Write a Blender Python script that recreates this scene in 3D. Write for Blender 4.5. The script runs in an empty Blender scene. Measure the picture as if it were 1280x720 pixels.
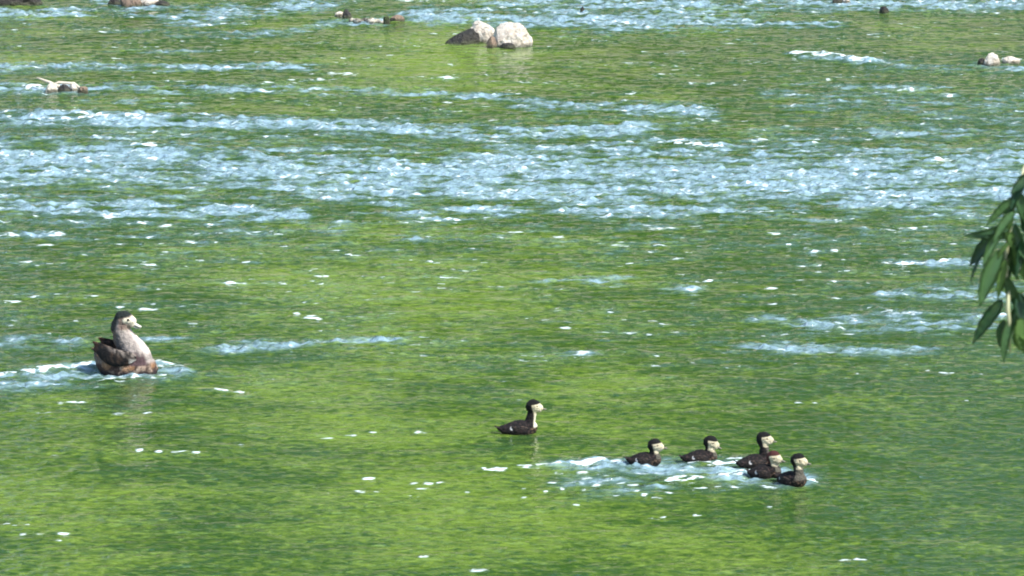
import bpy, bmesh, math, random
import numpy as np
from mathutils import Vector, Matrix, noise
random.seed(7)
RNG = np.random.default_rng(11)
scene = bpy.context.scene
C = scene.collection
R = math.radians

# ------------------------------------------------------------------ camera, sky, sun, exposure
CAM_H, PITCH, HFOV = 5.2, R(10), R(9)
F = 640 / math.tan(HFOV / 2)                       # focal length in pixels of a 1280 wide picture
cd = bpy.data.cameras.new('camera')
cd.sensor_width = 36
cd.lens = 18 / math.tan(HFOV / 2)
cd.clip_start, cd.clip_end = 0.5, 3000
cam = bpy.data.objects.new('camera', cd)
cam.location = (0, 0, CAM_H)
cam.rotation_euler = (R(90) - PITCH, 0, 0)
C.objects.link(cam)
scene.camera = cam
cd.dof.use_dof = True
cd.dof.focus_distance = 28.5
cd.dof.aperture_fstop = 40.0

SUN = Vector((0.62, -0.42, 0.92)).normalized()
world = bpy.data.worlds.new('World')
scene.world = world
world.use_nodes = True
wn = world.node_tree
wn.nodes.clear()
sky = wn.nodes.new('ShaderNodeTexSky')
sky.sky_type = 'NISHITA'
sky.sun_disc = False
sky.sun_elevation = math.asin(SUN.z)
sky.sun_rotation = math.atan2(SUN.x, SUN.y)
sky.air_density = 1.0
sky.dust_density = 1.0
bg = wn.nodes.new('ShaderNodeBackground')
bg.inputs['Strength'].default_value = 0.12
wo = wn.nodes.new('ShaderNodeOutputWorld')
wn.links.new(sky.outputs[0], bg.inputs[0])
wn.links.new(bg.outputs[0], wo.inputs[0])
sd = bpy.data.lights.new('sun', 'SUN')
sd.energy = 3.0
sd.angle = R(0.5)
sd.color = (1.0, 0.96, 0.88)
sun = bpy.data.objects.new('sun', sd)
sun.rotation_euler = SUN.to_track_quat('Z', 'Y').to_euler()
C.objects.link(sun)
vs = scene.view_settings
vs.view_transform = 'Standard'
vs.look = 'None'
vs.gamma = 1
vs.exposure = 1.45
scene.cycles.max_bounces = 6
scene.cycles.sample_clamp_indirect = 6.0
try:
    scene.cycles.pixel_filter_type = 'BLACKMAN_HARRIS'
    scene.cycles.filter_width = 1.9
except Exception:
    pass

# ------------------------------------------------------------------ helpers
def ray(px, py):
    d = Vector((px - 640, 360 - py, -F))
    return (cam.rotation_euler.to_matrix() @ d).normalized()
def on_water(px, py, z=0.0):                        # place on the river where that spot of the photograph lies
    d = ray(px, py)
    t = (z - CAM_H) / d.z
    return Vector((0, 0, CAM_H)) + d * t
def at_dist(px, py, dist):
    d = ray(px, py)
    return Vector((0, 0, CAM_H)) + d * (dist / d.y)
def pxsize(py):                                     # metres per photograph pixel at the water line py
    return on_water(640, py).y / math.cos(PITCH) / F
def tag(o, label=None, cat=None, group=None, kind=None):
    if label: o['label'] = label
    if cat: o['category'] = cat
    if group: o['group'] = group
    if kind: o['kind'] = kind
    return o
def empty(name, loc, rz=0, label=None, cat=None, group=None):
    o = bpy.data.objects.new(name, None)
    o.empty_display_size = 0.05
    o.location = loc
    o.rotation_euler = (0, 0, rz)
    C.objects.link(o)
    return tag(o, label, cat, group)
def link_mesh(name, me, mat, parent=None, smooth=True):
    o = bpy.data.objects.new(name, me)
    C.objects.link(o)
    if mat and not me.materials: me.materials.append(mat)
    if smooth and me.polygons:
        me.polygons.foreach_set('use_smooth', [True] * len(me.polygons))
    if parent: o.parent = parent
    return o
def from_bm(name, bm, mat, parent=None, smooth=True):
    me = bpy.data.meshes.new(name)
    bm.to_mesh(me)
    bm.free()
    return link_mesh(name, me, mat, parent, smooth)

def new_mat(name):
    m = bpy.data.materials.new(name)
    m.use_nodes = True
    nt = m.node_tree
    return m, nt, nt.nodes['Principled BSDF']
def node(nt, kind, **kw):
    n = nt.nodes.new(kind)
    for k, v in kw.items(): setattr(n, k, v)
    return n
def mixc(nt, fac, a, b):
    n = node(nt, 'ShaderNodeMix', data_type='RGBA')
    for i, v in ((0, fac), (6, a), (7, b)):
        if hasattr(v, 'is_linked') or hasattr(v, 'links'): nt.links.new(v, n.inputs[i])
        else: n.inputs[i].default_value = v if i == 0 else (*v, 1) if len(v) == 3 else v
    return n.outputs[2]
def math_(nt, op, a, b=0.0, c=0.0, clamp=False):
    n = node(nt, 'ShaderNodeMath', operation=op, use_clamp=clamp)
    for i, v in enumerate((a, b, c)):
        if hasattr(v, 'links'): nt.links.new(v, n.inputs[i])
        else: n.inputs[i].default_value = v
    return n.outputs[0]
def noise_(nt, scale, detail=3, rough=0.55, vec=None, dist=0.0):
    n = node(nt, 'ShaderNodeTexNoise')
    n.inputs['Scale'].default_value = scale
    n.inputs['Detail'].default_value = detail
    n.inputs['Roughness'].default_value = rough
    n.inputs['Distortion'].default_value = dist
    if vec is not None: nt.links.new(vec, n.inputs['Vector'])
    return n.outputs['Fac']
def ramp(nt, fac, lo, hi):
    n = node(nt, 'ShaderNodeMapRange', interpolation_type='SMOOTHSTEP')
    nt.links.new(fac, n.inputs[0])
    n.inputs[1].default_value, n.inputs[2].default_value = lo, hi
    return n.outputs[0]

# ------------------------------------------------------------------ the river: one sheet of moving water
X0, X1, NX = -4.2, 4.2, 900
Y0, Y1, NY = 21.8, 43.0, 1150
xs = np.linspace(X0, X1, NX)
ys = np.linspace(Y0, Y1, NY)
GX, GY = np.meshgrid(xs, ys)                        # rows = y
# where every spot of the water lies in the photograph
sp, cp = math.sin(PITCH), math.cos(PITCH)
depth = GY * cp + CAM_H * sp
U = 640 + GX / depth * F
V = 360 - (GY * sp - CAM_H * cp) / depth * F

def field(lmin, lmax, seed, stretch=1.0, slope=None, wind=None):
    """random band-limited field in metres; rms slope set to `slope`, or rms value set to 1"""
    rng = np.random.default_rng(seed)
    w = rng.standard_normal((NY, NX))
    fy = np.fft.fftfreq(NY, ys[1] - ys[0])[:, None]
    fx = np.fft.rfftfreq(NX, xs[1] - xs[0])[None, :]
    k = np.sqrt((fx * stretch) ** 2 + fy ** 2) + 1e-9
    lo, hi = 1 / lmax, 1 / lmin
    band = np.exp(-(np.log(k / math.sqrt(lo * hi)) / (0.5 * math.log(hi / lo) + 0.25)) ** 2)
    sp_ = np.fft.rfft2(w) * band
    if wind is not None:
        ang = np.arctan2(fy, fx + 1e-9)
        sp_ *= 0.35 + np.abs(np.cos(ang - wind)) ** 2
    h = np.fft.irfft2(sp_, s=(NY, NX))
    if slope:
        g = np.gradient(h, ys[1] - ys[0], axis=0)
        g2 = np.gradient(h, xs[1] - xs[0], axis=1)
        return h * (slope / math.sqrt((g ** 2 + g2 ** 2).mean()))
    return h / h.std()
def smooth(a, lo, hi):
    t = np.clip((a - lo) / (hi - lo), 0, 1)
    return t * t * (3 - 2 * t)
def stroke(pts, s, fade=25, power=2):
    px, py, th = zip(*pts)
    c = np.interp(U, px, py)
    t = np.interp(U, px, th)
    end = 1.0                                       # riffles that run out of the picture go on up and down the river
    if px[0] > -200: end = end * smooth(U, px[0] - fade, px[0] + fade)
    if px[-1] < 1500: end = end * (1 - smooth(U, px[-1] - fade, px[-1] + fade))
    return s * end * np.exp(-np.abs((V - c) / t) ** power)
def spot(x, y, hw, hh, s=1.0):
    return s * np.exp(-(np.abs((U - x) / hw) ** 3 + np.abs((V - y) / hh) ** 3))

# riffles: where the current ruffles the surface
RIFFLES = [
    ([(-200, 148, 8), (200, 150, 9), (430, 158, 9), (600, 166, 9), (820, 160, 10)], .95),
    ([(-200, 205, 28), (150, 200, 26), (300, 212, 26), (450, 222, 30), (640, 222, 34), (860, 218, 38), (1050, 225, 38), (1500, 222, 44)], 1.0),
    ([(-200, 248, 12), (120, 258, 12), (230, 263, 12), (400, 272, 8)], .85),
    ([(430, 262, 10), (700, 262, 9), (880, 262, 10), (1150, 252, 10)], .6),
    ([(640, 132, 10), (760, 132, 9), (900, 140, 8)], .75),
    ([(1080, 165, 9), (1280, 170, 12), (1500, 170, 12)], .5),
    ([(950, 120, 22), (1280, 135, 30), (1500, 135, 30)], .38),
    ([(-200, 18, 8), (60, 15, 8), (120, 14, 5)], .8),
    ([(120, 4, 8), (240, 20, 13), (310, 12, 14), (430, 4, 10)], .8),
    ([(130, 45, 8), (250, 40, 10), (330, 46, 6)], .4),
    ([(290, 47, 5), (360, 38, 6), (430, 27, 5)], .75),
    ([(430, 30, 4), (500, 26, 5)], .6),
    ([(500, 18, 10), (640, 22, 14), (760, 26, 16), (850, 25, 16), (960, 25, 8)], 1.0),
    ([(600, 2, 9), (800, 5, 8), (1050, 6, 8), (1200, 6, 7), (1500, 4, 9)], .95),
    ([(940, 30, 4), (1060, 30, 4)], .7),
    ([(140, 66, 4), (260, 64, 4)], .5),
    ([(-200, 83, 6), (0, 84, 6), (150, 83, 5), (250, 84, 5), (400, 83, 5)], .8),
    ([(-200, 112, 5), (20, 110, 7), (180, 110, 7), (400, 113, 5), (640, 121, 5)], .8),
    ([(100, 126, 3), (240, 128, 4)], .5),
    ([(985, 68, 3), (1040, 72, 5), (1100, 77, 5)], .9),
    ([(1100, 82, 8), (1180, 84, 6), (1500, 84, 8)], .55),
    ([(1000, 110, 4), (1140, 108, 4)], .55),
    ([(430, 302, 5), (570, 296, 5)], .6),
    ([(-200, 292, 6), (80, 292, 6)], .55),
    ([(1095, 328, 4), (1215, 328, 6), (1500, 328, 5)], .95),
    ([(660, 352, 4), (800, 347, 9)], .6),
    ([(825, 362, 5), (880, 362, 5)], .6),
    ([(1090, 368, 6), (1230, 364, 12), (1500, 364, 12)], .65),
    ([(935, 402, 9), (1030, 402, 9), (1150, 404, 14), (1260, 400, 12)], .72),
    ([(880, 430, 7), (1000, 434, 10), (1170, 436, 8)], .6),
    ([(700, 442, 3), (750, 440, 4)], .6),
    ([(-200, 430, 6), (0, 428, 7), (110, 424, 8)], .75),
    ([(160, 422, 5), (250, 426, 5)], .6),
    ([(262, 438, 7), (330, 432, 7), (420, 427, 4), (505, 424, 5)], .85),
    ([(265, 487, 4), (310, 492, 4)], .8),
    ([(-200, 482, 14), (0, 478, 14), (110, 466, 12), (240, 462, 9)], .9),
    ([(680, 580, 5), (790, 583, 10), (900, 590, 18), (1020, 600, 11)], .8),
    ([(690, 610, 16), (860, 606, 10)], .5),
]
patch = field(.25, 2.0, 3, stretch=2.4)
patch2 = field(.10, .45, 4, stretch=2.2)
base = np.interp(V, [-60, 60, 130, 180, 290, 330, 450, 520, 760], [.20, .12, .16, .40, .30, .17, .14, .05, .03])
rip = base.copy()
for pts, s in RIFFLES: rip = np.maximum(rip, base * .5 + stroke(pts, s))
calm_rip = rip * .8
rip = np.clip(rip + rip * (1 - .45 * rip) * (.50 * patch + .60 * patch2), 0, 1.2)

# froth of riffles and wakes, plus sky glints painted into the same white
FOAM_GLINT_STROKES = [
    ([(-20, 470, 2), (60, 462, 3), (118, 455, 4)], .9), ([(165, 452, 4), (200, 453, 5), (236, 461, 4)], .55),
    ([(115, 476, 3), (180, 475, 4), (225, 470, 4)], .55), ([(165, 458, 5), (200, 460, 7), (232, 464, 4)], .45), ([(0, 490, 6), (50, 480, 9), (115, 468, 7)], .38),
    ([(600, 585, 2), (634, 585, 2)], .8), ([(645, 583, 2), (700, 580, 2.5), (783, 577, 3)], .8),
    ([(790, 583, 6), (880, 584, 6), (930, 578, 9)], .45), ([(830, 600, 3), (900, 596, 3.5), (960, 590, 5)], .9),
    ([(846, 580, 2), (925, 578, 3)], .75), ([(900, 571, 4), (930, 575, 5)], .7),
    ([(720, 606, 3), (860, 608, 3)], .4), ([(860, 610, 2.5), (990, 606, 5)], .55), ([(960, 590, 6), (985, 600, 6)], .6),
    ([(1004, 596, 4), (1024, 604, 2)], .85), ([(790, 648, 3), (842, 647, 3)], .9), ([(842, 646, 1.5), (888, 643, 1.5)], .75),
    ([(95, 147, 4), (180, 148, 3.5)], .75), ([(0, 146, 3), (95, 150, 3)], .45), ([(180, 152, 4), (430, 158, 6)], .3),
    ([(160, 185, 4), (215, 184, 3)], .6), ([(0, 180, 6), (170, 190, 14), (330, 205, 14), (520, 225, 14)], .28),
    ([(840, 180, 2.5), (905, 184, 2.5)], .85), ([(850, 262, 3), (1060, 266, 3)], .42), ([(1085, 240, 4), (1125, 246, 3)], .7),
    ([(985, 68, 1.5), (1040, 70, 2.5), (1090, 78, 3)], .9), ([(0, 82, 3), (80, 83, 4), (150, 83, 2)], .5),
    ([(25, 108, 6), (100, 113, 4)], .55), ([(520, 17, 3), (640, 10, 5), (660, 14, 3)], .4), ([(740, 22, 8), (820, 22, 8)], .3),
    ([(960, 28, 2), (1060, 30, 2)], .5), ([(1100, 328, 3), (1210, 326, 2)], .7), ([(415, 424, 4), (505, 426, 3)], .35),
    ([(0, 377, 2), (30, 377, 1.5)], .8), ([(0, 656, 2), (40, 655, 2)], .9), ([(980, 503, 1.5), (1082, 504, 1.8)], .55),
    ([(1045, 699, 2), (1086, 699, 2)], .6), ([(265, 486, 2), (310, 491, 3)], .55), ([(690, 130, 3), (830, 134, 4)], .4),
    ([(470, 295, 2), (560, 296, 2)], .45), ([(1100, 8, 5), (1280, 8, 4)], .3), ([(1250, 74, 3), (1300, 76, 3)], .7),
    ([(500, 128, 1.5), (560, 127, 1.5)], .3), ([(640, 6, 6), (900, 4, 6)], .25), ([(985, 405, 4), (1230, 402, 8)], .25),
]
SKY_GLINTS = [(690, 604, 7, 1.5), (702, 611, 5, 1.3), (730, 612, 7, 1.4), (745, 606, 9, 1.5), (790, 606, 10, 1.6), (795, 612, 6, 1.3), (835, 616, 8, 1.5), (700, 590, 9, 1.5), (728, 590, 9, 1.6), (760, 594, 10, 1.6), (682, 614, 4, 1.2), (655, 611, 5, 1.2), (770, 619, 5, 1.3), (805, 592, 9, 1.5), (850, 590, 9, 1.5),
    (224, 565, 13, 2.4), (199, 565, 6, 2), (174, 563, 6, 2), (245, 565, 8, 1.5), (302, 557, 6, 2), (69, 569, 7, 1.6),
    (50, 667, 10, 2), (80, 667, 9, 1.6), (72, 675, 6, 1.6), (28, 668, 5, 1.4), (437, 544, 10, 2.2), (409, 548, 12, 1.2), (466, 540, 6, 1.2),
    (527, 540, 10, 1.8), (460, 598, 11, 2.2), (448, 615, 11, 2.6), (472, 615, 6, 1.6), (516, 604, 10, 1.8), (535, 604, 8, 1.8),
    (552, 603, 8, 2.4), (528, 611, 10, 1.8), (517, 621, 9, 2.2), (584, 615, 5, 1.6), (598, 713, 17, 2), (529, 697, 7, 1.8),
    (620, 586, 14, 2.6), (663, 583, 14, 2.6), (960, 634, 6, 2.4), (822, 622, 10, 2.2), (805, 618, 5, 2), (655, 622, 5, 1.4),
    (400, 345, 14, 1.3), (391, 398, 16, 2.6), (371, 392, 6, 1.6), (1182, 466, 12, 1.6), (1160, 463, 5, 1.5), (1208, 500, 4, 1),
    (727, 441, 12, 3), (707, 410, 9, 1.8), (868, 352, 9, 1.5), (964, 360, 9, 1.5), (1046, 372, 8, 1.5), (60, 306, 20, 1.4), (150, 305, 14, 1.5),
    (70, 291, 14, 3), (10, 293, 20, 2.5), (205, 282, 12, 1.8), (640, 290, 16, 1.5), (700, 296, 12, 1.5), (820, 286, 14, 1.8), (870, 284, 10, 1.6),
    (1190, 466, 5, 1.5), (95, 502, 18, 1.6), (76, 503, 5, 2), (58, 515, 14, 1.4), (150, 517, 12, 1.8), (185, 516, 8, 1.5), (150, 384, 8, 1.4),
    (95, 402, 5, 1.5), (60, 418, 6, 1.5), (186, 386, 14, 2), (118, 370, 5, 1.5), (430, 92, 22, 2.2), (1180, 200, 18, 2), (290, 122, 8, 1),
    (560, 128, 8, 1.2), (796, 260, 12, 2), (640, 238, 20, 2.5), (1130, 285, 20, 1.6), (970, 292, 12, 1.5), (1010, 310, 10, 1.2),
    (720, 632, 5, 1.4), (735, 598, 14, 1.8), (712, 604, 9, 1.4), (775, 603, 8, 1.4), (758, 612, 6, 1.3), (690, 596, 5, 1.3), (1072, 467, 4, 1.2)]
foam_glint = np.zeros_like(U)
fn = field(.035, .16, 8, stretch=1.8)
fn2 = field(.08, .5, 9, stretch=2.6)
for pts, s in FOAM_GLINT_STROKES: foam_glint = np.maximum(foam_glint, stroke(pts, s, fade=8))
foam_glint = smooth(foam_glint + foam_glint * (.42 * fn + .30 * fn2) , .33, .95)
for f in SKY_GLINTS: foam_glint = np.maximum(foam_glint, spot(*f) * np.clip(.8 + .3 * fn, 0, 1))  # sky reflections on wave facets, painted as pale spots
# loose flecks thrown up wherever the riffle is strong
loose = np.clip(.26 * fn + .28 * fn2 + .05, 0, .55)
foam_glint = np.clip(np.maximum(foam_glint, loose * smooth(rip, .25, 1.0)), 0, 1)
glint_dash = smooth(field(.05, .12, 31, stretch=2.0) + .7 * patch, 1.75, 2.7)  # scattered short glints, painted white on the water
foam_glint = np.maximum(foam_glint, glint_dash * np.clip(.78 + .3 * patch2, .3, 1) * np.interp(V, [0, 60, 280, 470, 520, 760], [.8, .75, .95, .6, .28, .22]))

# weed and silt showing through the water: paler, yellower patches
ALGAE = [(510, 360, 230, 80, .75), (430, 520, 180, 60, .7), (520, 640, 260, 90, .75), (80, 640, 200, 120, .55), (60, 540, 120, 60, .5),
         (560, 75, 170, 45, .85), (880, 690, 180, 60, .5), (760, 500, 150, 60, .5), (480, 450, 140, 60, .5), (30, 60, 90, 50, .5), (330, 120, 200, 30, .3),
         (1180, 45, 130, 30, .3), (950, 20, 60, 16, .2), (260, 360, 200, 40, .35)]
alg = np.zeros_like(U)
for x, y, hw, hh, s in ALGAE: alg = np.maximum(alg, s * np.exp(-((U - x) / hw) ** 2 - ((V - y) / hh) ** 2))
alg = np.clip(alg + .14 * field(.5, 2.5, 15, stretch=1.6), 0, 1)

# the waves themselves
calm = field(.08, .28, 21, stretch=1.25, slope=.042) + field(.4, 1.6, 22, stretch=1.4, slope=.012)
calm2 = field(.05, .12, 25, stretch=1.2, slope=.040)
rough_h = field(.08, .22, 23, stretch=1.6, slope=.22) + field(.04, .085, 24, stretch=1.5, slope=.24)
H = calm + calm2 * np.clip(.6 + .5 * patch, .2, 1.6) + rough_h * rip
# bow waves and wake ridges behind the birds, and the humps over shallow stones
for pts, hgt in [([(-20, 466, 4), (60, 460, 4), (125, 452, 5)], .010), ([(165, 449, 5), (236, 462, 4)], .012), ([(120, 478, 3), (232, 468, 3)], .008),
                 ([(700, 580, 3), (800, 574, 4)], .006), ([(820, 600, 3), (945, 592, 4)], .008), ([(860, 581, 3), (930, 573, 4)], .008),
                 ([(985, 598, 4), (1026, 605, 3)], .007), ([(985, 67, 2), (1040, 70, 3), (1095, 78, 3)], .018), ([(0, 174, 6), (170, 183, 6), (330, 195, 7)], .022),
                 ([(0, 142, 4), (180, 146, 4), (400, 154, 4)], .016), ([(840, 180, 3), (910, 184, 3)], .014)]:
    H = H + stroke(pts, hgt, fade=12)
edge = smooth(GX, X0, X0 + .4) * (1 - smooth(GX, X1 - .4, X1)) * smooth(GY, Y0, Y0 + .8) * (1 - smooth(GY, Y1 - 1.2, Y1))
H = H * edge

def grid_sheet():
    """the fine waves in the middle and the same river going on around them, one regular net"""
    lx = [-400, -180, -80, -36, -18, -10, -6.5, -5.0]
    ny_, fy_ = [-6, 4, 11, 16, 19, 20.6], [43.6, 44.4, 45.4, 46.6, 47.6]
    ax = np.concatenate([lx, xs, [-v for v in lx[::-1]]])
    ay = np.concatenate([ny_, ys, fy_])
    pads = ((len(ny_), len(fy_)), (len(lx), len(lx)))
    AX, AY = np.meshgrid(ax, ay)
    AH = np.pad(H, pads)
    quiet = np.clip(rip * edge + (1 - edge) * calm_rip, 0, 1.2)
    attrs = (('open_water', np.pad(1 - edge, pads, constant_values=1)), ('ruffle', np.pad(quiet, pads, mode='edge')), ('foam_glint', np.pad(foam_glint * edge, pads)), ('weed', np.pad(alg * edge + .28 * (1 - edge), pads, mode='edge')))
    nx, ny = len(ax), len(ay)
    co = np.stack([AX.ravel(), AY.ravel(), AH.ravel()], 1).astype(np.float32)
    i = (np.arange(ny - 1)[:, None] * nx + np.arange(nx - 1)[None, :]).ravel()
    loops = np.stack([i, i + 1, i + nx + 1, i + nx], 1).ravel()
    sizes = np.full(len(i), 4)
    starts = np.concatenate([[0], np.cumsum(sizes)[:-1]])
    me = bpy.data.meshes.new('river_water')
    me.vertices.add(len(co)); me.vertices.foreach_set('co', co.ravel())
    me.loops.add(len(loops)); me.loops.foreach_set('vertex_index', loops.astype(np.int32))
    me.polygons.add(len(sizes)); me.polygons.foreach_set('loop_start', starts.astype(np.int32))
    me.update(calc_edges=True)
    for nm, arr in attrs:
        a = me.attributes.new(nm, 'FLOAT', 'POINT')
        v = arr.ravel().astype(np.float32)
        a.data.foreach_set('value', v)
    return me

m, nt, bs = new_mat('river_water')
geo = node(nt, 'ShaderNodeNewGeometry').outputs['Position']
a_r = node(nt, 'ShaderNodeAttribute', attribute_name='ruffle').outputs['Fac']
a_f0 = node(nt, 'ShaderNodeAttribute', attribute_name='foam_glint').outputs['Fac']
a_w = node(nt, 'ShaderNodeAttribute', attribute_name='weed').outputs['Fac']
mp = node(nt, 'ShaderNodeMapping'); nt.links.new(geo, mp.inputs[0]); mp.inputs['Scale'].default_value = (0.85, 1, 1)
mp2 = node(nt, 'ShaderNodeMapping'); nt.links.new(geo, mp2.inputs[0]); mp2.inputs['Scale'].default_value = (0.50, 1, 1)
n_foam_glint = noise_(nt, 34.0, 3, .65, mp2.outputs[0], .3)
a_f = ramp(nt, math_(nt, 'MULTIPLY_ADD', n_foam_glint, 1.5, math_(nt, 'ADD', a_f0, -.75)), .36, 1.0)
n_weed = noise_(nt, 13.0, 5, .68, mp.outputs[0], .8)
n_big = noise_(nt, 1.6, 3, .55, mp.outputs[0])
n_ripple = noise_(nt, 26.0, 3, .6, mp.outputs[0], .5)
w = math_(nt, 'ADD', a_w, math_(nt, 'MULTIPLY_ADD', n_weed, 1.7, -.85))
w = math_(nt, 'ADD', w, math_(nt, 'MULTIPLY_ADD', n_ripple, 2.6, -1.3))  # adds the ripples' fine light and dark to the water colour
w = math_(nt, 'ADD', w, math_(nt, 'MULTIPLY_ADD', n_big, .6, -.3), clamp=True)
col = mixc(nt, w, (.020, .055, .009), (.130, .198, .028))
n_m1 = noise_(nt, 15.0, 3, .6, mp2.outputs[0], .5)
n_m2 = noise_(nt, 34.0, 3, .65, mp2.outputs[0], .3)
sky_pale = math_(nt, 'MULTIPLY_ADD', n_m1, 1.2, math_(nt, 'MULTIPLY_ADD', n_m2, 2.2, -1.7))
sky_pale = ramp(nt, math_(nt, 'ADD', math_(nt, 'MULTIPLY', a_r, .80), sky_pale), .15, 1.35)
sheen = math_(nt, 'MULTIPLY_ADD', sky_pale, .80, .20)
col = mixc(nt, math_(nt, 'MULTIPLY', sheen, math_(nt, 'MULTIPLY', a_r, 1.0, clamp=True)), col, (.21, .315, .38))  # sky reflected in the riffles, put into the water colour as pale blue
col = mixc(nt, a_f, col, (.60, .69, .70))  # one white for froth and painted glints
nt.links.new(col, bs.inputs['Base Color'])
bs.inputs['IOR'].default_value = 1.38
nt.links.new(math_(nt, 'MULTIPLY_ADD', a_f, .5, .05), bs.inputs['Roughness'])
n_f1 = noise_(nt, 22.0, 3, .6, mp.outputs[0], .4)
n_f2 = noise_(nt, 7.0, 2, .5, mp.outputs[0])
amp = math_(nt, 'MULTIPLY_ADD', a_r, 1.0, .16)
hh = math_(nt, 'MULTIPLY', n_f1, amp)
hh = math_(nt, 'MULTIPLY_ADD', n_f2, .16, hh)
hh = math_(nt, 'MULTIPLY_ADD', a_f, .15, hh)
a_o = node(nt, 'ShaderNodeAttribute', attribute_name='open_water').outputs['Fac']
n_o = math_(nt, 'MULTIPLY', noise_(nt, 5.0, 4, .62, mp.outputs[0], .3), math_(nt, 'MULTIPLY_ADD', a_r, 2.2, 1.1))
hh = math_(nt, 'MULTIPLY_ADD', a_o, n_o, hh)
bp = node(nt, 'ShaderNodeBump')
bp.inputs['Distance'].default_value = .022
bp.inputs['Strength'].default_value = 1
nt.links.new(hh, bp.inputs['Height'])
nt.links.new(bp.outputs[0], bs.inputs['Normal'])
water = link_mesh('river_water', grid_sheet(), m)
tag(water, kind='structure')

# ------------------------------------------------------------------ ground: river bed and the banks on both sides
m_g, nt, bs = new_mat('gravel_ground')
g = node(nt, 'ShaderNodeNewGeometry').outputs['Position']
nt.links.new(mixc(nt, noise_(nt, 1.4, 6, .7, g), (.10, .11, .05), (.30, .27, .20)), bs.inputs['Base Color'])
bs.inputs['Roughness'].default_value = .95
prof = [(-500, 9), (-40, 7), (-8, 3.4), (-3, 3.2), (3, 2.4), (6, .5), (8, -.2), (14, -.8), (44, -.7), (46.2, -.1), (48, .4), (53, 1.2), (62, 3.0), (90, 9), (160, 20), (500, 30)]
bm = bmesh.new()
XS = [-420 + 20 * k for k in range(43)]
rows = []
for y, z in prof:
    rows.append([bm.verts.new((x, y, z + (.12 * noise.noise(Vector((x * .05, y * .05, 0))) if z < 1 else 1.2 * noise.noise(Vector((x * .03, y * .03, 0)))))) for x in XS])
for a, b in zip(rows, rows[1:]):
    for k in range(len(XS) - 1): bm.faces.new((a[k], a[k + 1], b[k + 1], b[k]))
tag(from_bm('ground', bm, m_g), kind='structure')

# the wood on the far bank, which the calm water mirrors
m_leaf, nt, bs = new_mat('wood_foliage')
g = node(nt, 'ShaderNodeNewGeometry').outputs['Position']
nf = noise_(nt, .22, 4, .6, g)
nt.links.new(mixc(nt, ramp(nt, nf, .35, .68), (.040, .120, .010), (.17, .31, .025)), bs.inputs['Base Color'])
bs.inputs['Roughness'].default_value = .6
bs.inputs['Transmission Weight'].default_value = 0
verts, faces = [], []
rw = np.random.default_rng(5)
clumps = []
for _ in range(760):
    x = rw.uniform(-42, 42); d = rw.uniform(0, 1)
    y = 52 + d * 12
    zmax = 16.5 + 3 * noise.noise(Vector((x * .06, 3, 0))) + 2 * d
    z = 1.0 + (zmax - 1) * rw.uniform(0, 1) ** .9
    clumps.append((x, y + .12 * z, z, rw.uniform(.9, 2.1)))
for (x, y, z, r) in clumps:
    n = 110
    d = rw.standard_normal((n, 3)); d /= np.linalg.norm(d, axis=1)[:, None]
    p = d * (r * rw.uniform(.55, 1, (n, 1))) * np.array([1.15, 1, .8]) + np.array([x, y, z])
    for q, dv in zip(p, d):
        nrm = dv + rw.standard_normal(3) * .5; nrm /= np.linalg.norm(nrm)
        t = np.cross(nrm, rw.standard_normal(3)); t /= np.linalg.norm(t)
        b2 = np.cross(nrm, t); s = rw.uniform(.24, .46)
        k = len(verts)
        verts += [q - t * s, q - b2 * s * .5, q + t * s, q + b2 * s * .5]
        faces.append((k, k + 1, k + 2, k + 3))
me = bpy.data.meshes.new('far_bank_wood')
me.from_pydata([tuple(v) for v in verts], [], faces)
tag(link_mesh('far_bank_wood', me, m_leaf, smooth=False), 'leafy wood on the far bank mirrored in the calm green water', 'wood', kind='stuff')

# ------------------------------------------------------------------ stones in the stream
def rock_mat(name, c1, c2, c3=(.05, .045, .035), dark_lo=.57):
    m, nt, bs = new_mat(name)
    g = node(nt, 'ShaderNodeTexCoord').outputs['Object']
    n1, n2 = noise_(nt, 22, 5, .65, g), noise_(nt, 55, 4, .7, g, .5)
    c = mixc(nt, ramp(nt, n1, .35, .65), c1, c2)
    c = mixc(nt, ramp(nt, n2, dark_lo, dark_lo + .14), c, c3)
    sz = node(nt, 'ShaderNodeSeparateXYZ'); nt.links.new(g, sz.inputs[0])
    wet = ramp(nt, math_(nt, 'MULTIPLY_ADD', n1, -.05, math_(nt, 'ADD', sz.outputs[2], .025)), .022, .006)
    c = mixc(nt, math_(nt, 'MULTIPLY', wet, .72), c, (.05, .055, .025))
    nt.links.new(c, bs.inputs['Base Color'])
    bs.inputs['Roughness'].default_value = .85
    b = node(nt, 'ShaderNodeBump'); b.inputs['Distance'].default_value = .02
    nt.links.new(n2, b.inputs['Height']); nt.links.new(b.outputs[0], bs.inputs['Normal'])
    return m
M_white = rock_mat('pale_limestone', (.66, .61, .52), (.46, .39, .31))
M_tan = rock_mat('tan_stone', (.24, .17, .12), (.15, .11, .08))
M_dark = rock_mat('dark_wet_stone', (.012, .011, .009), (.028, .024, .018))
M_dark.node_tree.nodes['Principled BSDF'].inputs['Roughness'].default_value = .6
M_moss = rock_mat('mossy_stone', (.05, .07, .02), (.03, .03, .02))
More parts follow.
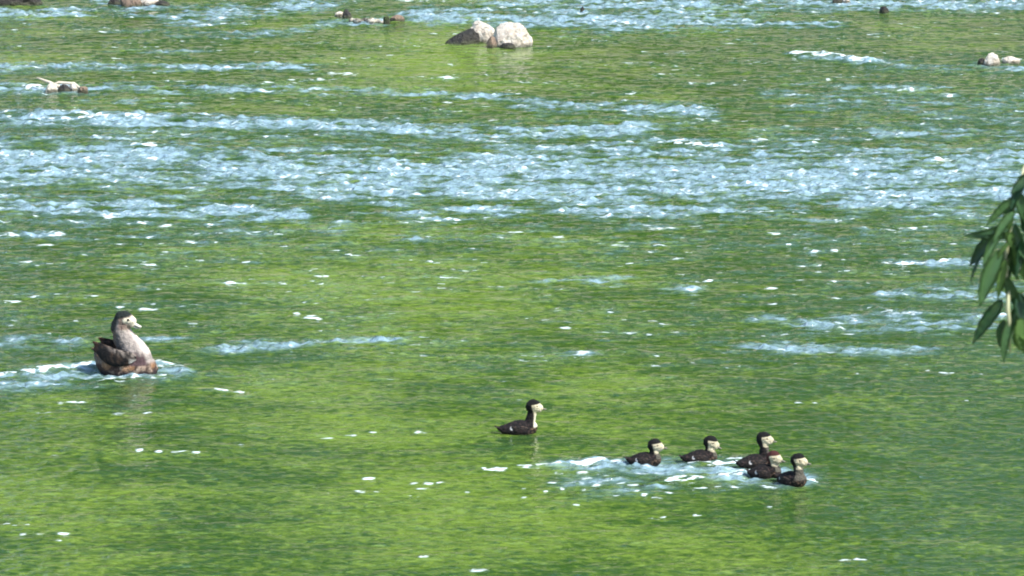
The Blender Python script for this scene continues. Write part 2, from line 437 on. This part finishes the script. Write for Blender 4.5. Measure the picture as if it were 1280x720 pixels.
def rock(name, px0, px1, top, water_y, mat, label, seed, rz=0., depth=.9, lean=0., cuts=4, group=None, peak=0., parts=()):
    s = pxsize(water_y)
    loc = on_water((px0 + px1) / 2, water_y)
    wd, ht = (px1 - px0) * s, (water_y - top) * s
    loc.y += wd * depth * .35
    rr = random.Random(seed)
    bm = bmesh.new()
    bmesh.ops.create_icosphere(bm, subdivisions=5, radius=1)
    off = Vector((seed * 3.1, seed * 1.7, 0))
    planes = []
    for _ in range(cuts):
        n = Vector((rr.uniform(-1, 1), rr.uniform(-1, .6), rr.uniform(-.3, 1))).normalized()
        planes.append((n, rr.uniform(.62, .86)))
    for v in bm.verts:
        p = v.co.copy()
        p *= 1 + .14 * noise.noise(p * 1.3 + off) + .13 * noise.noise(p * 2.6 + off) + .09 * abs(noise.noise(p * 5.5 + off)) + .04 * noise.noise(p * 12 + off)
        p *= 1 - .16 * max(0, .10 - abs(noise.noise(p * 1.7 + off * 2))) / .10
        for n, d in planes:
            e = p.dot(n) - d
            if e > 0: p -= n * e * .85
        v.co = p
    lo = min(v.co.x for v in bm.verts); hi = max(v.co.x for v in bm.verts); th = max(v.co.z for v in bm.verts)
    for v in bm.verts:
        x = (v.co.x - lo) / (hi - lo) * 2 - 1
        z = v.co.z / th
        zz = (max(z, 0) ** .72) * ht * (1 + peak * x) / (1 + abs(peak)) if z > 0 else z * ht * .7
        v.co = Vector((x * wd / 2 + lean * max(z, 0) * wd, v.co.y * wd / 2 * depth, zz))
    o = from_bm(name, bm, mat)
    o.location = loc
    o.rotation_euler = (0, 0, 0)
    tag(o, label, 'rock', group)
    return o
G = 'stones standing out of the stream'
rock('rock', 556, 600, 34, 55, M_dark, 'dark wet wedge-shaped rock touching the left side of the white rocks', 1, depth=.7, peak=.38, cuts=5, group=G)
rock('rock', 585, 622, 27, 53, M_white, 'white angular rock between the dark wedge rock and the round white one', 2, depth=.8, cuts=5, group=G)
rock('rock', 613, 666, 30, 59, M_white, 'big rounded cream boulder at the right end of the white pair', 3, depth=.8, cuts=3, group=G)
rock('rock', 608, 622, 46, 60, M_tan, 'small brownish stone tucked in the gap between the two white rocks', 4, cuts=3, group=G)
rock('rock', 623, 645, 54, 61, M_dark, 'flat dark shape standing in for the shaded undercut of the big cream boulder', 31, depth=.7, cuts=2, group=G)  # dark body added to draw the shade under the boulder
rock('rock', -30, 54, -14, 6, M_dark, 'dark brown rock cut off by the top left corner', 5, depth=.6, cuts=3, group=G)
rock('rock', 134, 152, -2, 6, M_dark, 'small black stone at the left end of the pale pebble cluster on the top edge', 6, group=G)
rock('rock', 149, 177, -6, 9, M_tan, 'tan rounded stone in the cluster on the top edge', 7, group=G)
rock('rock', 174, 200, -4, 7, M_white, 'pale pinkish stone next to the tan stone on the top edge', 8, group=G)
rock('rock', 190, 213, 1, 8, M_dark, 'flat dark stone at the right end of the cluster on the top edge', 9, depth=.6, group=G)
rock('rock', 428, 440, 12, 23, M_dark, 'small black pointed rock beside a tiny white stone near the top', 10, cuts=5, group=G)
rock('rock', 418, 430, 15, 21, M_white, 'tiny white stone touching the small black pointed rock', 11, group=G)
rock('rock', 479, 488, 20, 30, M_moss, 'small dark mossy stone at the right end of the sunken log', 12, group=G)
rock('rock', 487, 506, 19, 27, M_tan, 'low pale brown stone just right of the mossy stone', 13, depth=.7, group=G)
rock('rock', 1229, 1251, 67, 82, M_white, 'cream rounded stone near the right edge with froth around it', 14, cuts=2, group=G)
rock('rock', 1222, 1233, 73, 81, M_dark, 'small dark stone against the left foot of the cream stone at the right edge', 15, group=G)
rock('rock', 1252, 1276, 71, 80, M_white, 'low pale stone right beside the cream stone at the right edge', 16, depth=.6, group=G)
rock('rock', 1099, 1112, 8, 16, M_dark, 'lone dark stone in the water below the top edge, right of centre', 17, group=G)
rock('rock', 1040, 1054, -3, 4, M_dark, 'dark stone in the foaming water right at the top edge', 18, group=G)
rock('rock', 1052, 1063, -2, 4, M_white, 'pale stone next to the dark stone at the top edge', 19, group=G)
rock('rock', 725, 731, 8, 15, M_dark, 'tiny dark stone poking out of the ruffled water right of the white rocks', 20, group=G)
rock('rock', 56, 72, 103, 115, M_white, 'pale stone under the driftwood stick at the left', 21, depth=.6, group=G)
rock('rock', 72, 88, 106, 115, M_dark, 'dark stone at the right end of the driftwood stick', 22, group=G)
rock('rock', 86, 98, 105, 114, M_white, 'middle pale stone of the low row behind the driftwood stick', 23, group=G)
rock('rock', 97, 110, 108, 116, M_tan, 'rightmost low stone of the row by the driftwood stick', 24, group=G)

# wood lying in the water
m_wood, nt, bs = new_mat('bleached_wood')
g = node(nt, 'ShaderNodeTexCoord').outputs['Object']
nt.links.new(mixc(nt, noise_(nt, 60, 4, .6, g), (.20, .16, .11), (.66, .60, .50)), bs.inputs['Base Color'])
bs.inputs['Roughness'].default_value = .8
def tube(bm, pts, radii, seg=8):
    rings = []
    for i, p in enumerate(pts):
        t = (pts[min(i + 1, len(pts) - 1)] - pts[max(i - 1, 0)]).normalized()
        a = t.cross(Vector((0, 0, 1)) if abs(t.z) < .9 else Vector((1, 0, 0))).normalized()
        b = t.cross(a)
        rings.append([bm.verts.new(p + (a * math.cos(2 * math.pi * k / seg) + b * math.sin(2 * math.pi * k / seg)) * radii[i]) for k in range(seg)])
    for r0, r1 in zip(rings, rings[1:]):
        for k in range(seg): bm.faces.new((r0[k], r0[(k + 1) % seg], r1[(k + 1) % seg], r1[k]))
    bm.faces.new(rings[0][::-1]); bm.faces.new(rings[-1])
def local(px, py, o, lift): 
    q = on_water(px, py) - o
    return q + Vector((0, 0, lift))
o0 = on_water(70, 112)
dw = empty('driftwood', o0, 0, 'bleached driftwood stick leaning out of the water at the left', 'driftwood')
s = pxsize(112)
bm = bmesh.new()
tube(bm, [Vector((-24 * s, 0, 15 * s)), Vector((-17 * s, 0, 12.5 * s)), Vector((-8 * s, -.01, 9.5 * s)), Vector((0, -.02, 5.5 * s)), Vector((6 * s, -.03, 4 * s)), Vector((14 * s, -.02, -2 * s))], [.004, .006, .009, .012, .010, .008])
from_bm('branch', bm, m_wood, dw)
bm = bmesh.new()
tube(bm, [Vector((-2 * s, 0, 7 * s)), Vector((3 * s, .02, 8.5 * s)), Vector((14 * s, .02, 7.5 * s)), Vector((22 * s, .02, 7 * s)), Vector((30 * s, .02, 1 * s))], [.006, .007, .008, .009, .006])
from_bm('branch', bm, m_wood, dw)
o0 = on_water(460, 28)
s = pxsize(28)
bm = bmesh.new()
pts = [Vector(((-23 + 46 * k / 15) * s, .02 * math.sin(k * 1.3), (2.2 + .9 * math.sin(k * .9) - .10 * k) * s)) for k in range(16)]
tube(bm, pts, [.006 + .013 * math.sin(math.pi * (k + .6) / 16.2) + .005 * math.sin(k * 2.3) for k in range(16)], 10)
m_log, nt, bs = new_mat('wet_log')
g = node(nt, 'ShaderNodeTexCoord').outputs['Object']
nt.links.new(mixc(nt, ramp(nt, noise_(nt, 30, 4, .6, g), .4, .62), (.05, .045, .03), (.38, .35, .28)), bs.inputs['Base Color'])
lg = from_bm('sunken_log', bm, m_log)
lg.location = o0
tag(lg, 'thin pale log lying flush with the water between the black rock and mossy stone', 'log')

# ------------------------------------------------------------------ birds
def catmull(st, n):
    st = np.array(st, float)
    P = np.vstack([2 * st[0] - st[1], st, 2 * st[-1] - st[-2]])
    out = []
    for i in range(1, len(P) - 2):
        for k in range(n):
            t = k / n
            out.append(.5 * (2 * P[i] + (P[i + 1] - P[i - 1]) * t + (2 * P[i - 1] - 5 * P[i] + 4 * P[i + 1] - P[i + 2]) * t * t + (3 * P[i] - P[i - 1] - 3 * P[i + 1] + P[i + 2]) * t ** 3))
    out.append(P[-2])
    return np.array(out)
def loft(bm, stations, n=6, seg=20):
    """stations: x, y, z, half width (sideways), half height (across the spine)"""
    S = catmull(stations, n)
    rings = []
    for i, s_ in enumerate(S):
        a, b = S[max(i - 1, 0)], S[min(i + 1, len(S) - 1)]
        t = Vector(b[:3] - a[:3]).normalized()
        side = Vector((0, 1, 0)); side = (side - t * side.dot(t)).normalized()
        up = t.cross(side)
        c = Vector(s_[:3])
        rings.append([bm.verts.new(c + side * (math.cos(2 * math.pi * k / seg) * max(s_[3], .0005)) + up * (math.sin(2 * math.pi * k / seg) * max(s_[4], .0005))) for k in range(seg)])
    for r0, r1 in zip(rings, rings[1:]):
        for k in range(seg): bm.faces.new((r0[k], r0[(k + 1) % seg], r1[(k + 1) % seg], r1[k]))
    bm.faces.new(rings[0][::-1]); bm.faces.new(rings[-1])
def ball(bm, c, r, rot=None):
    M = Matrix.Translation(Vector(c)) @ (rot or Matrix.Identity(4)) @ Matrix.Diagonal((*r, 1))
    bmesh.ops.create_uvsphere(bm, u_segments=20, v_segments=14, radius=1, matrix=M)
def fuse(name, bm, voxel, it=4, fac=.5):
    me = bpy.data.meshes.new('tmp'); bmesh.ops.recalc_face_normals(bm, faces=bm.faces[:]); bm.to_mesh(me); bm.free()
    o = bpy.data.objects.new('tmp', me); C.objects.link(o)
    r = o.modifiers.new('r', 'REMESH'); r.mode = 'VOXEL'; r.voxel_size = voxel
    s_ = o.modifiers.new('s', 'SMOOTH'); s_.factor = fac; s_.iterations = it
    dg = bpy.context.evaluated_depsgraph_get()
    out = bpy.data.meshes.new_from_object(o.evaluated_get(dg))
    bpy.data.objects.remove(o)
    out.name = name
    return out
def ruffle(me, amp, sc):
    vs_ = me.vertices
    nrm = [v.normal.copy() for v in vs_]
    for v, n_ in zip(vs_, nrm):
        v.co += n_ * (amp * (noise.noise(v.co * sc) + .6 * noise.noise(v.co * sc * 2.3)))
    me.update()
def paint(me, fn):
    a = me.color_attributes.new('plumage', 'FLOAT_COLOR', 'POINT')
    buf = []
    for v in me.vertices: buf += [*fn(v.co), 1.0]
    a.data.foreach_set('color', buf)
def lerp(a, b, t):
    t = max(0, min(1, t))
    return tuple(x + (y - x) * t for x, y in zip(a, b))
def ss(x, lo, hi):
    t = max(0, min(1, (x - lo) / (hi - lo)))
    return t * t * (3 - 2 * t)
m_pl, nt, bs = new_mat('plumage')
at = node(nt, 'ShaderNodeAttribute', attribute_name='plumage')
g = node(nt, 'ShaderNodeTexCoord').outputs['Object']
nn = noise_(nt, 160, 4, .7, g)
mm = node(nt, 'ShaderNodeMix', data_type='RGBA', blend_type='MULTIPLY')
mm.inputs[0].default_value = .7
nt.links.new(at.outputs['Color'], mm.inputs[6])
cr = node(nt, 'ShaderNodeCombineColor')
bs.inputs['Specular IOR Level'].default_value = .2
vv = math_(nt, 'MULTIPLY_ADD', nn, 1.5, .0)
for k in range(3): nt.links.new(vv, cr.inputs[k])
nt.links.new(cr.outputs[0], mm.inputs[7])
nt.links.new(mm.outputs[2], bs.inputs['Base Color'])
bs.inputs['Roughness'].default_value = .7
b = node(nt, 'ShaderNodeBump'); b.inputs['Distance'].default_value = .008
nt.links.new(nn, b.inputs['Height']); nt.links.new(b.outputs[0], bs.inputs['Normal'])
def flat_mat(name, c, rough):
    m, nt, bs = new_mat(name)
    g = node(nt, 'ShaderNodeTexCoord').outputs['Object']
    nt.links.new(mixc(nt, noise_(nt, 120, 3, .6, g), tuple(x * .75 for x in c), tuple(min(1, x * 1.2) for x in c)), bs.inputs['Base Color'])
    bs.inputs['Roughness'].default_value = rough
    return m
M_eye = flat_mat('eye', (.01, .008, .006), .08)
M_bill = flat_mat('pale_bill', (.46, .45, .38), .4)
M_bill_d = flat_mat('grey_bill', (.16, .14, .11), .4)

def place_head(o, hx, hz, yaw, pitch):
    """turns a head piece (built round the origin) about the head centre"""
    M = Matrix.Translation((hx, 0, hz)) @ Matrix.Rotation(yaw, 4, 'Z') @ Matrix.Rotation(-pitch, 4, 'Y')
    return M
def bill(parent, M, L, w, h, x0, z0, mat, down=.12):
    bm = bmesh.new()
    loft(bm, [(x0, 0, z0, w * .55, h * .9), (x0 + L * .35, 0, z0 - L * down * .5, w * .62, h * .55), (x0 + L * .75, 0, z0 - L * down, w * .66, h * .32), (x0 + L, 0, z0 - L * down * 1.25, w * .35, h * .2)], 5, 14)
    loft(bm, [(x0, 0, z0 - h * .8, w * .45, h * .4), (x0 + L * .5, 0, z0 - h * .75 - L * down, w * .5, h * .22), (x0 + L * .92, 0, z0 - h * .45 - L * down * 1.3, w * .3, h * .15)], 4, 12)
    bm.transform(M)
    return from_bm('bill', bm, mat, parent)
def eyes(parent, M, x, y, z, r):
    for sgn in (-1, 1):
        bm = bmesh.new()
        ball(bm, (x, sgn * y, z), (r, r * .6, r))
        bm.transform(M)
        from_bm('eye', bm, M_eye, parent)
def feather_fan(bm, root, tips, width, th):
    for tip in tips:
        root_, tip_ = Vector(root), Vector(tip)
        mid = (root_ + tip_) / 2
        loft(bm, [(*root_, width * .5, th), (*mid, width, th), (*(root_ * .15 + tip_ * .85), width * .8, th * .8), (*tip_, width * .15, th * .4)], 3, 8)

def build_adult():
    base = on_water(162, 466) - Vector((0, 0, .013))
    t = empty('duck', base, R(-12), 'brown adult duck with dark cap and pale breast swimming ahead of a white wake', 'duck')
    bm = bmesh.new()
    loft(bm, [(-.150, 0, .105, .018, .010), (-.128, 0, .088, .045, .034), (-.085, 0, .055, .070, .062), (-.02, 0, .040, .080, .072), (.045, 0, .038, .074, .064), (.095, 0, .028, .050, .046), (.118, 0, .022, .02, .02)], 6, 24)
    loft(bm, [(.040, 0, .030, .066, .062), (.034, 0, .085, .062, .060), (.004, 0, .126, .050, .056), (-.024, 0, .166, .042, .047), (-.034, 0, .205, .036, .038), (-.028, 0, .238, .034, .036)], 6, 22)
    ball(bm, (-.024, 0, .246), (.043, .035, .037))
    ball(bm, (.003, 0, .236), (.030, .027, .027))
    ball(bm, (-.056, 0, .222), (.022, .022, .042), Matrix.Rotation(R(20), 4, 'Y'))     # shaggy nape crest
    ball(bm, (.050, 0, .080), (.045, .052, .052))
    me = fuse('body', bm, .0030, 4)
    ruffle(me, .0035, 55)
    def colf(p):
        n = noise.noise(p * 60) * .5 + noise.noise(p * 130) * .35
        x, y, z = p
        back = (.17, .145, .125)
        c = lerp(back, (.22, .13, .075), ss(n + .15, -.1, .5) * .55)
        flank = lerp((.07, .042, .032), (.42, .31, .23), ss(n + .9 * noise.noise(p * 34), -.25, .5))
        flank = lerp(flank, (.40, .21, .10), .6 * ss(noise.noise(p * 18 + Vector((4, 0, 0))), .0, .3))
        c = lerp(c, flank, 1 - ss(z, .052, .078))
        c = lerp(c, (.035, .026, .030), (1 - ss(z + .02 * noise.noise(p * 25), .018, .040)) * .92)
        # grey neck, pale pinkish breast
        if z > .055 and x > -.05:
            f = ss(x + (z - .10) * .45, -.02, .020)
            nk = lerp((.13, .115, .105), (.43, .37, .33), f * (.75 + .5 * n))
            c = lerp(c, nk, ss(z, .088, .118) if x < .02 else ss(z, .06, .075))
            front = ss(x + .75 * (z - .19), -.004, .026)
            c = lerp(c, (.70, .60, .54), front * ss(z, .085, .12))
            c = lerp(c, (.085, .052, .055), (1 - ss(z + .2 * n * .1, .088, .122)) * ss(z, .050, .062) * ss(x, .0, .03) * (1 - ss(x + .35 * (z - .08), .076, .088)))
        if z > .195:
            x = x + .016
            cap = ss(z - .30 * x, .250, .262)
            pale = max(1 - ss(math.hypot((x - .016) / .020, (z - .245) / .013), .7, 1.35), ss(x, .020, .034), (1 - ss(abs(x - .002 - .5 * (z - .20)), .004, .012)) * (1 - ss(z, .222, .236)) * .6)
            face = lerp((.20, .145, .12), (.78, .70, .54), pale)
            c = lerp(c, face, ss(z, .195, .215) * ss(x, -.040, -.014))
            c = lerp(c, (.22, .15, .12), .85 * ss(x, -.02, -.005) * (1 - ss(x, .012, .024)) * (1 - ss(z, .222, .236)) * ss(z, .2, .21))
            c = lerp(c, (.014, .020, .018), max(cap, ss(-x + .3 * (z - .2), .036, .048) * .75))
        return c
    paint(me, colf)
    link_mesh('body', me, m_pl, t)
    M = Matrix.Translation((-.006, 0, .233)) @ Matrix.Rotation(R(14), 4, 'Y')
    bill(t, M, .041, .020, .0125, .022, .002, M_bill, .10)
    eyes(t, Matrix.Identity(4), .004, .0300, .249, .0052)
    def wing(sgn):
        bm = bmesh.new()
        loft(bm, [(.045, sgn * .060, .090, .006, .012), (.015, sgn * .078, .092, .010, .030), (-.045, sgn * .082, .092, .012, .038), (-.10, sgn * .066, .112, .010, .030), (-.140, sgn * .042, .128, .006, .012)], 6, 14)
        for k in range(7):
            zt = .150 - k * .010
            feather_fan(bm, (-.03 - .004 * k, sgn * (.080 + .001 * k), .118 - k * .006), [(-.150 + .006 * k, sgn * (.046 + .002 * k), zt)], .004, .009)
        me = bpy.data.meshes.new('wing'); bmesh.ops.recalc_face_normals(bm, faces=bm.faces[:]); bm.to_mesh(me); bm.free()
        def wc(p):
            n = noise.noise(p * 80)
            c = lerp((.008, .007, .007), (.075, .045, .03), ss(n, .05, .5))
            c = lerp(c, (.14, .065, .04), ss(-p.x, .122, .135) * .5)
            c = lerp(c, (.24, .20, .17), ss(p.z + .35 * p.x, .094, .106) * ss(p.x, -.10, -.03) * ss(n + .4, 0, .5))
            c = lerp(c, (.62, .58, .52), ss(p.x, .018, .028) * (1 - ss(p.z, .075, .09)))
            return c
        paint(me, wc)
        link_mesh('wing', me, m_pl, t)
    wing(-1); wing(1)
    bm = bmesh.new()
    for k in range(-3, 4):
        feather_fan(bm, (-.115, k * .008, .088), [(-.172 + abs(k) * .006, k * .014, .118)], .010, .002)
    me = bpy.data.meshes.new('tail'); bmesh.ops.recalc_face_normals(bm, faces=bm.faces[:]); bm.to_mesh(me); bm.free()
    paint(me, lambda p: lerp((.03, .02, .016), (.13, .07, .045), ss(noise.noise(p * 90), 0, .5)))
    link_mesh('tail', me, m_pl, t)
build_adult()

def build_duckling(px, py_, label, scale=1., yaw=0., neck=.05, lean=0., body_len=1., head_yaw=0., head_pitch=0., cap=(.006, .0055, .005), crest=0., low=0., throat=.12):
    base = on_water(px, py_) - Vector((0, 0, .004))
    t = empty('duckling', base, yaw, label, 'duckling', 'dark ducklings with pale cheeks swimming together')
    L, k = body_len * scale, scale
    hx, hz = (.050 + lean) * k, (.050 + neck) * k
    bm = bmesh.new()
    z0 = -low * k
    ball(bm, (.040 * k, 0, .026 * k), (.030 * k, .034 * k, .030 * k))
    loft(bm, [(-.098 * L, 0, .026 * k + z0, .006 * k, .004 * k), (-.082 * L, 0, .022 * k + z0, .020 * k, .012 * k), (-.045 * L, 0, .018 * k + z0, .036 * k, .028 * k), (0, 0, .018 * k + z0, .047 * k, .038 * k), (.040 * L, 0, .015 * k + z0, .036 * k, .030 * k), (.066 * L, 0, .013 * k + z0, .016 * k, .016 * k)], 6, 20)
    loft(bm, [(.030 * k, 0, .014 * k + z0, .034 * k, .030 * k), (.038 * k, 0, .040 * k + z0, .024 * k, .022 * k), (.5 * (.040 * k + hx), 0, .5 * (.044 * k + z0 + hz) , .0185 * k, .0185 * k), (hx - .004 * k, 0, hz - .014 * k, .0185 * k, .0185 * k), (hx, 0, hz, .018 * k, .018 * k)], 6, 18)
    Mh = Matrix.Translation((hx, 0, hz)) @ Matrix.Rotation(head_yaw, 4, 'Z') @ Matrix.Rotation(head_pitch, 4, 'Y')
    hb = bmesh.new()
    ball(hb, (0, 0, .006 * k), (.030 * k, .025 * k, .027 * k))
    ball(hb, (.018 * k, 0, -.002 * k), (.021 * k, .018 * k, .019 * k))
    ball(hb, (-.016 * k, 0, .004 * k), (.015 * k, .017 * k, (.022 + crest) * k))
    hb.transform(Mh)
    tmp = bpy.data.meshes.new('t'); hb.to_mesh(tmp); hb.free(); bm.from_mesh(tmp); bpy.data.meshes.remove(tmp)
    me = fuse('body', bm, .0019 * k, 3)
    ruffle(me, .0019 * k, 120)
    Mi = Mh.inverted()
    def colf(p):
        n = noise.noise(p * 90) * .6 + noise.noise(p * 200) * .3
        c = lerp((.010, .008, .008), (.042, .026, .024), ss(n, -.05, .5))
        x, y, z = p.x / k, p.y / k, p.z / k
        # pale spot behind the wing, pale throat and breast point
        for sg in (-1, 1):
            d = math.hypot((x + .040 * body_len) / .0062, (z - .028) / .0075)
            if y * sg > .015: c = lerp(c, (.62, .60, .58), 1 - ss(d, .6, 1.25))
        c = lerp(c, (.22, .14, .09), .8 * ss(x, .02, .05) * (1 - ss(z, .02, .035)) * ss(n, -.2, .3))
        if z > .020:
            f = ss(x - (.044 + lean * max(0, (z - .03) / .05)), .004, .011)
            c = lerp(c, (.78, .73, .56), f * ss(z, .026, .034) * throat)
        q = Mi @ p; a, b_, d = q.x / k, q.y / k, q.z / k
        if d > -.030 and (q.length / k) < .060:
            # cheek: pale in front of a line behind the eye, dark cap above
            face = (.86 + .3 * n) * ss(a + .25 * d + .006 * n, -.011, -.002) * (1 - ss(d - .12 * a, .0130, .0165)) * ss(d, -.032, -.024)
            c = lerp(c, (.74, .65, .44), face)
            eye = ss(a, -.008, -.003) * (1 - ss(a, .016, .022)) * (1 - ss(abs(d - .0065 - .1 * a), .0008, .0026))
            c = lerp(c, (.22, .16, .09), eye * .55)
            dark = max(ss(d - .12 * a, .0130, .0165), 1 - ss(a + .25 * d, -.012, -.006) if d > -.020 else 0)
            c = lerp(c, cap, dark)
        return c
    paint(me, colf)
    link_mesh('body', me, m_pl, t)
    bill(t, Mh, .019 * k, .0085 * k, .0050 * k, (.034) * k, -.004 * k, M_bill_d, .14)
    eyes(t, Mh, .012 * k, .0218 * k, .0075 * k, .0030 * k)
    for sg in (-1, 1):
        bm = bmesh.new()
        loft(bm, [(.030 * L, sg * .034 * k, .026 * k + z0, .003 * k, .006 * k), (.008 * L, sg * .0415 * k, .027 * k + z0, .004 * k, .012 * k), (-.022 * L, sg * .040 * k, .030 * k + z0, .003 * k, .009 * k), (-.040 * L, sg * .034 * k, .034 * k + z0, .0015 * k, .003 * k)], 5, 12)
        wm = bpy.data.meshes.new('wing'); bmesh.ops.recalc_face_normals(bm, faces=bm.faces[:]); bm.to_mesh(wm); bm.free()
        paint(wm, lambda p: lerp((.022, .018, .017), (.09, .06, .045), ss(noise.noise(p * 150), -.1, .5)))
        link_mesh('wing', wm, m_pl, t)
    bm = bmesh.new()
    for j in range(-2, 3):
        feather_fan(bm, (-.078 * L, j * .004 * k, .024 * k + z0), [(-.112 * L + abs(j) * .004 * k, j * .008 * k, (.034 - abs(j) * .001) * k + z0)], .004 * k, .0016 * k)
    tm = bpy.data.meshes.new('tail'); bmesh.ops.recalc_face_normals(bm, faces=bm.faces[:]); bm.to_mesh(tm); bm.free()
    paint(tm, lambda p: (.025, .018, .016))
    link_mesh('tail', tm, m_pl, t)
build_duckling(650, 541, 'lone duckling with upright neck and white throat trailing left of the group', 1.02, R(6), neck=.056, lean=.004, body_len=.95, throat=1.)
build_duckling(806, 580, 'duckling at the left end of the group with its head held low', .95, R(-4), neck=.030, lean=-.008, body_len=.80)
build_duckling(876, 577, 'second duckling of the group, bill dipped and tail flat on the water', .95, R(6), neck=.032, lean=-.010, body_len=.88, head_pitch=R(16), head_yaw=R(-14))
build_duckling(944, 583, 'duckling with the tallest neck, half hidden behind another at the front of the group', .98, R(20), neck=.062, lean=-.012, body_len=.86, crest=.005, head_yaw=R(-25))
build_duckling(955, 596, 'duckling with reddish brown cap in front of the tall-necked one', .98, R(-8), neck=.030, lean=-.012, body_len=.70, head_yaw=R(-20), cap=(.065, .018, .016))
build_duckling(990, 605, 'duckling leading the group at the right end, breast turned to the viewer', 1.0, R(-52), neck=.050, lean=-.014, body_len=.86, head_yaw=R(36))

# ------------------------------------------------------------------ leafy branch hanging into view from the near bank
m_lf, nt, bs = new_mat('branch_leaf')
g = node(nt, 'ShaderNodeTexCoord').outputs['Object']
oi = node(nt, 'ShaderNodeObjectInfo').outputs['Random']
c = mixc(nt, oi, (.020, .070, .030), (.085, .19, .060))
c = mixc(nt, math_(nt, 'MULTIPLY', ramp(nt, noise_(nt, 70, 3, .6, g), .45, .75), .5), c, (.09, .15, .05))
nt.links.new(c, bs.inputs['Base Color'])
bs.inputs['Roughness'].default_value = .33
m_ly, nt, bs = new_mat('young_leaf')
g = node(nt, 'ShaderNodeTexCoord').outputs['Object']
nt.links.new(mixc(nt, noise_(nt, 60, 3, .6, g), (.08, .18, .035), (.15, .27, .07)), bs.inputs['Base Color'])
bs.inputs['Roughness'].default_value = .5
m_st, nt, bs = new_mat('green_stem')
g = node(nt, 'ShaderNodeTexCoord').outputs['Object']
nt.links.new(mixc(nt, noise_(nt, 80, 3, .6, g), (.22, .24, .11), (.42, .42, .26)), bs.inputs['Base Color'])
BD = 9.0                                            # the branch hangs nine metres from the camera
ps = BD / cp / F
org = at_dist(1262, 300, BD)
br = empty('leafy_branch', org, 0, 'leafy green branch with long pointed leaves hanging down at the right edge', 'branch')
def lp(px, py, dy=0.): 
    q = at_dist(px, py, BD) - org
    return q + Vector((0, dy, 0))
def stem(pts, radii, mat=m_st):
    bm = bmesh.new(); tube(bm, [lp(*p) for p in pts], radii, 8)
    return from_bm('stem', bm, mat, br)
stem([(1500, -120, .5), (1400, 60, .3), (1330, 150, .12), (1282, 215, .02), (1268, 250, .0), (1262, 285, .0), (1257, 320, 0), (1258, 360, .0), (1261, 385, .0)], [.009, .007, .005, .0035, .003, .003, .0028, .0024, .002])
stem([(1261, 360, 0), (1259, 385, -.01), (1261, 402, -.01), (1262, 440, -.01)], [.0018, .0030, .0026, .0010])
stem([(1282, 215, .02), (1300, 300, .04), (1290, 400, .03), (1285, 430, .02)], [.003, .0025, .002, .001])
stem([(1330, 150, .12), (1380, 260, .1), (1370, 380, .08)], [.004, .003, .0015])
def leaf(px0, py0, px1, py1, wpx, mat=m_lf, tilt=0., droop=0., dy=0., fold=.35):
    """pointed leaf from its stalk (px0, py0) to its tip (px1, py1)"""
    a, b_ = lp(px0, py0, dy), lp(px1, py1, dy + droop)
    ax = (b_ - a); L = ax.length; ax.normalize()
    side = ax.cross(Vector((math.sin(tilt), -math.cos(tilt), 0))).normalized()
    nrm = side.cross(ax).normalized()
    bm = bmesh.new()
    N = 12
    W = wpx * ps / 2 * .84
    rows = []
    for i in range(N + 1):
        t = i / N
        w_ = W * (math.sin(math.pi * min(1, t ** .72)) ** .85) * (1 + .06 * math.sin(t * 26)) + .0004
        c_ = a + ax * (L * t) + nrm * (-.10 * L * t * t + .05 * L * t) + side * (.05 * L * math.sin(t * 3))
        rows.append([bm.verts.new(c_ + side * (w_ * u) + nrm * (abs(u) * w_ * fold + .0012 * math.sin(t * 40 + u))) for u in (-1, -.5, 0, .5, 1)])
    for r0, r1 in zip(rows, rows[1:]):
        for k in range(4): bm.faces.new((r0[k], r0[k + 1], r1[k + 1], r1[k]))
    bmesh.ops.solidify(bm, geom=bm.faces[:], thickness=.0005)
    return from_bm('leaf', bm, mat, br)
LEAVES = [
    (1268, 262, 1240, 300, 13), (1250, 285, 1228, 330, 14), (1270, 250, 1252, 278, 10), (1262, 310, 1238, 362, 17), (1264, 300, 1272, 352, 16), (1268, 278, 1284, 322, 17), (1258, 345, 1280, 392, 16), (1282, 225, 1262, 262, 14),
    (1264, 335, 1250, 372, 12), (1270, 385, 1262, 425, 13), (1280, 290, 1270, 345, 18),
    (1266, 245, 1233, 281, 15), (1300, 215, 1262, 240, 20), (1262, 296, 1205, 298, 14), (1250, 293, 1212, 335, 20), (1264, 284, 1222, 292, 12),
    (1252, 310, 1224, 380, 26), (1228, 318, 1212, 352, 5), (1253, 374, 1217, 431, 21), (1256, 400, 1250, 436, 12), (1262, 398, 1254, 451, 14),
    (1272, 240, 1290, 285, 22), (1262, 295, 1295, 300, 14), (1258, 320, 1278, 340, 16), (1272, 366, 1290, 420, 24), (1266, 300, 1300, 330, 18),
    (1270, 420, 1300, 430, 14), (1280, 255, 1310, 330, 24), (1300, 300, 1280, 350, 22), (1290, 330, 1320, 410, 26), (1320, 180, 1290, 240, 22),
    (1340, 160, 1320, 250, 26), (1370, 250, 1340, 320, 24), (1375, 300, 1400, 380, 26), (1372, 370, 1360, 450, 24), (1400, 80, 1380, 170, 26), (1420, 30, 1460, 110, 26),
]
for i, l in enumerate(LEAVES):
    leaf(*l, tilt=random.uniform(-.7, .7), droop=random.uniform(-.02, .02), dy=.004 * (i % 5) - .01)
for l in [(1256, 322, 1248, 374, 13), (1270, 296, 1281, 350, 15), (1262, 288, 1268, 312, 14), (1275, 395, 1280, 440, 22), (1266, 415, 1290, 442, 16), (1262, 300, 1246, 322, 6), (1266, 270, 1256, 300, 7), (1300, 350, 1284, 395, 20)]:
    leaf(*l, mat=m_ly, tilt=random.uniform(-.6, .6), dy=-.012, fold=.2)
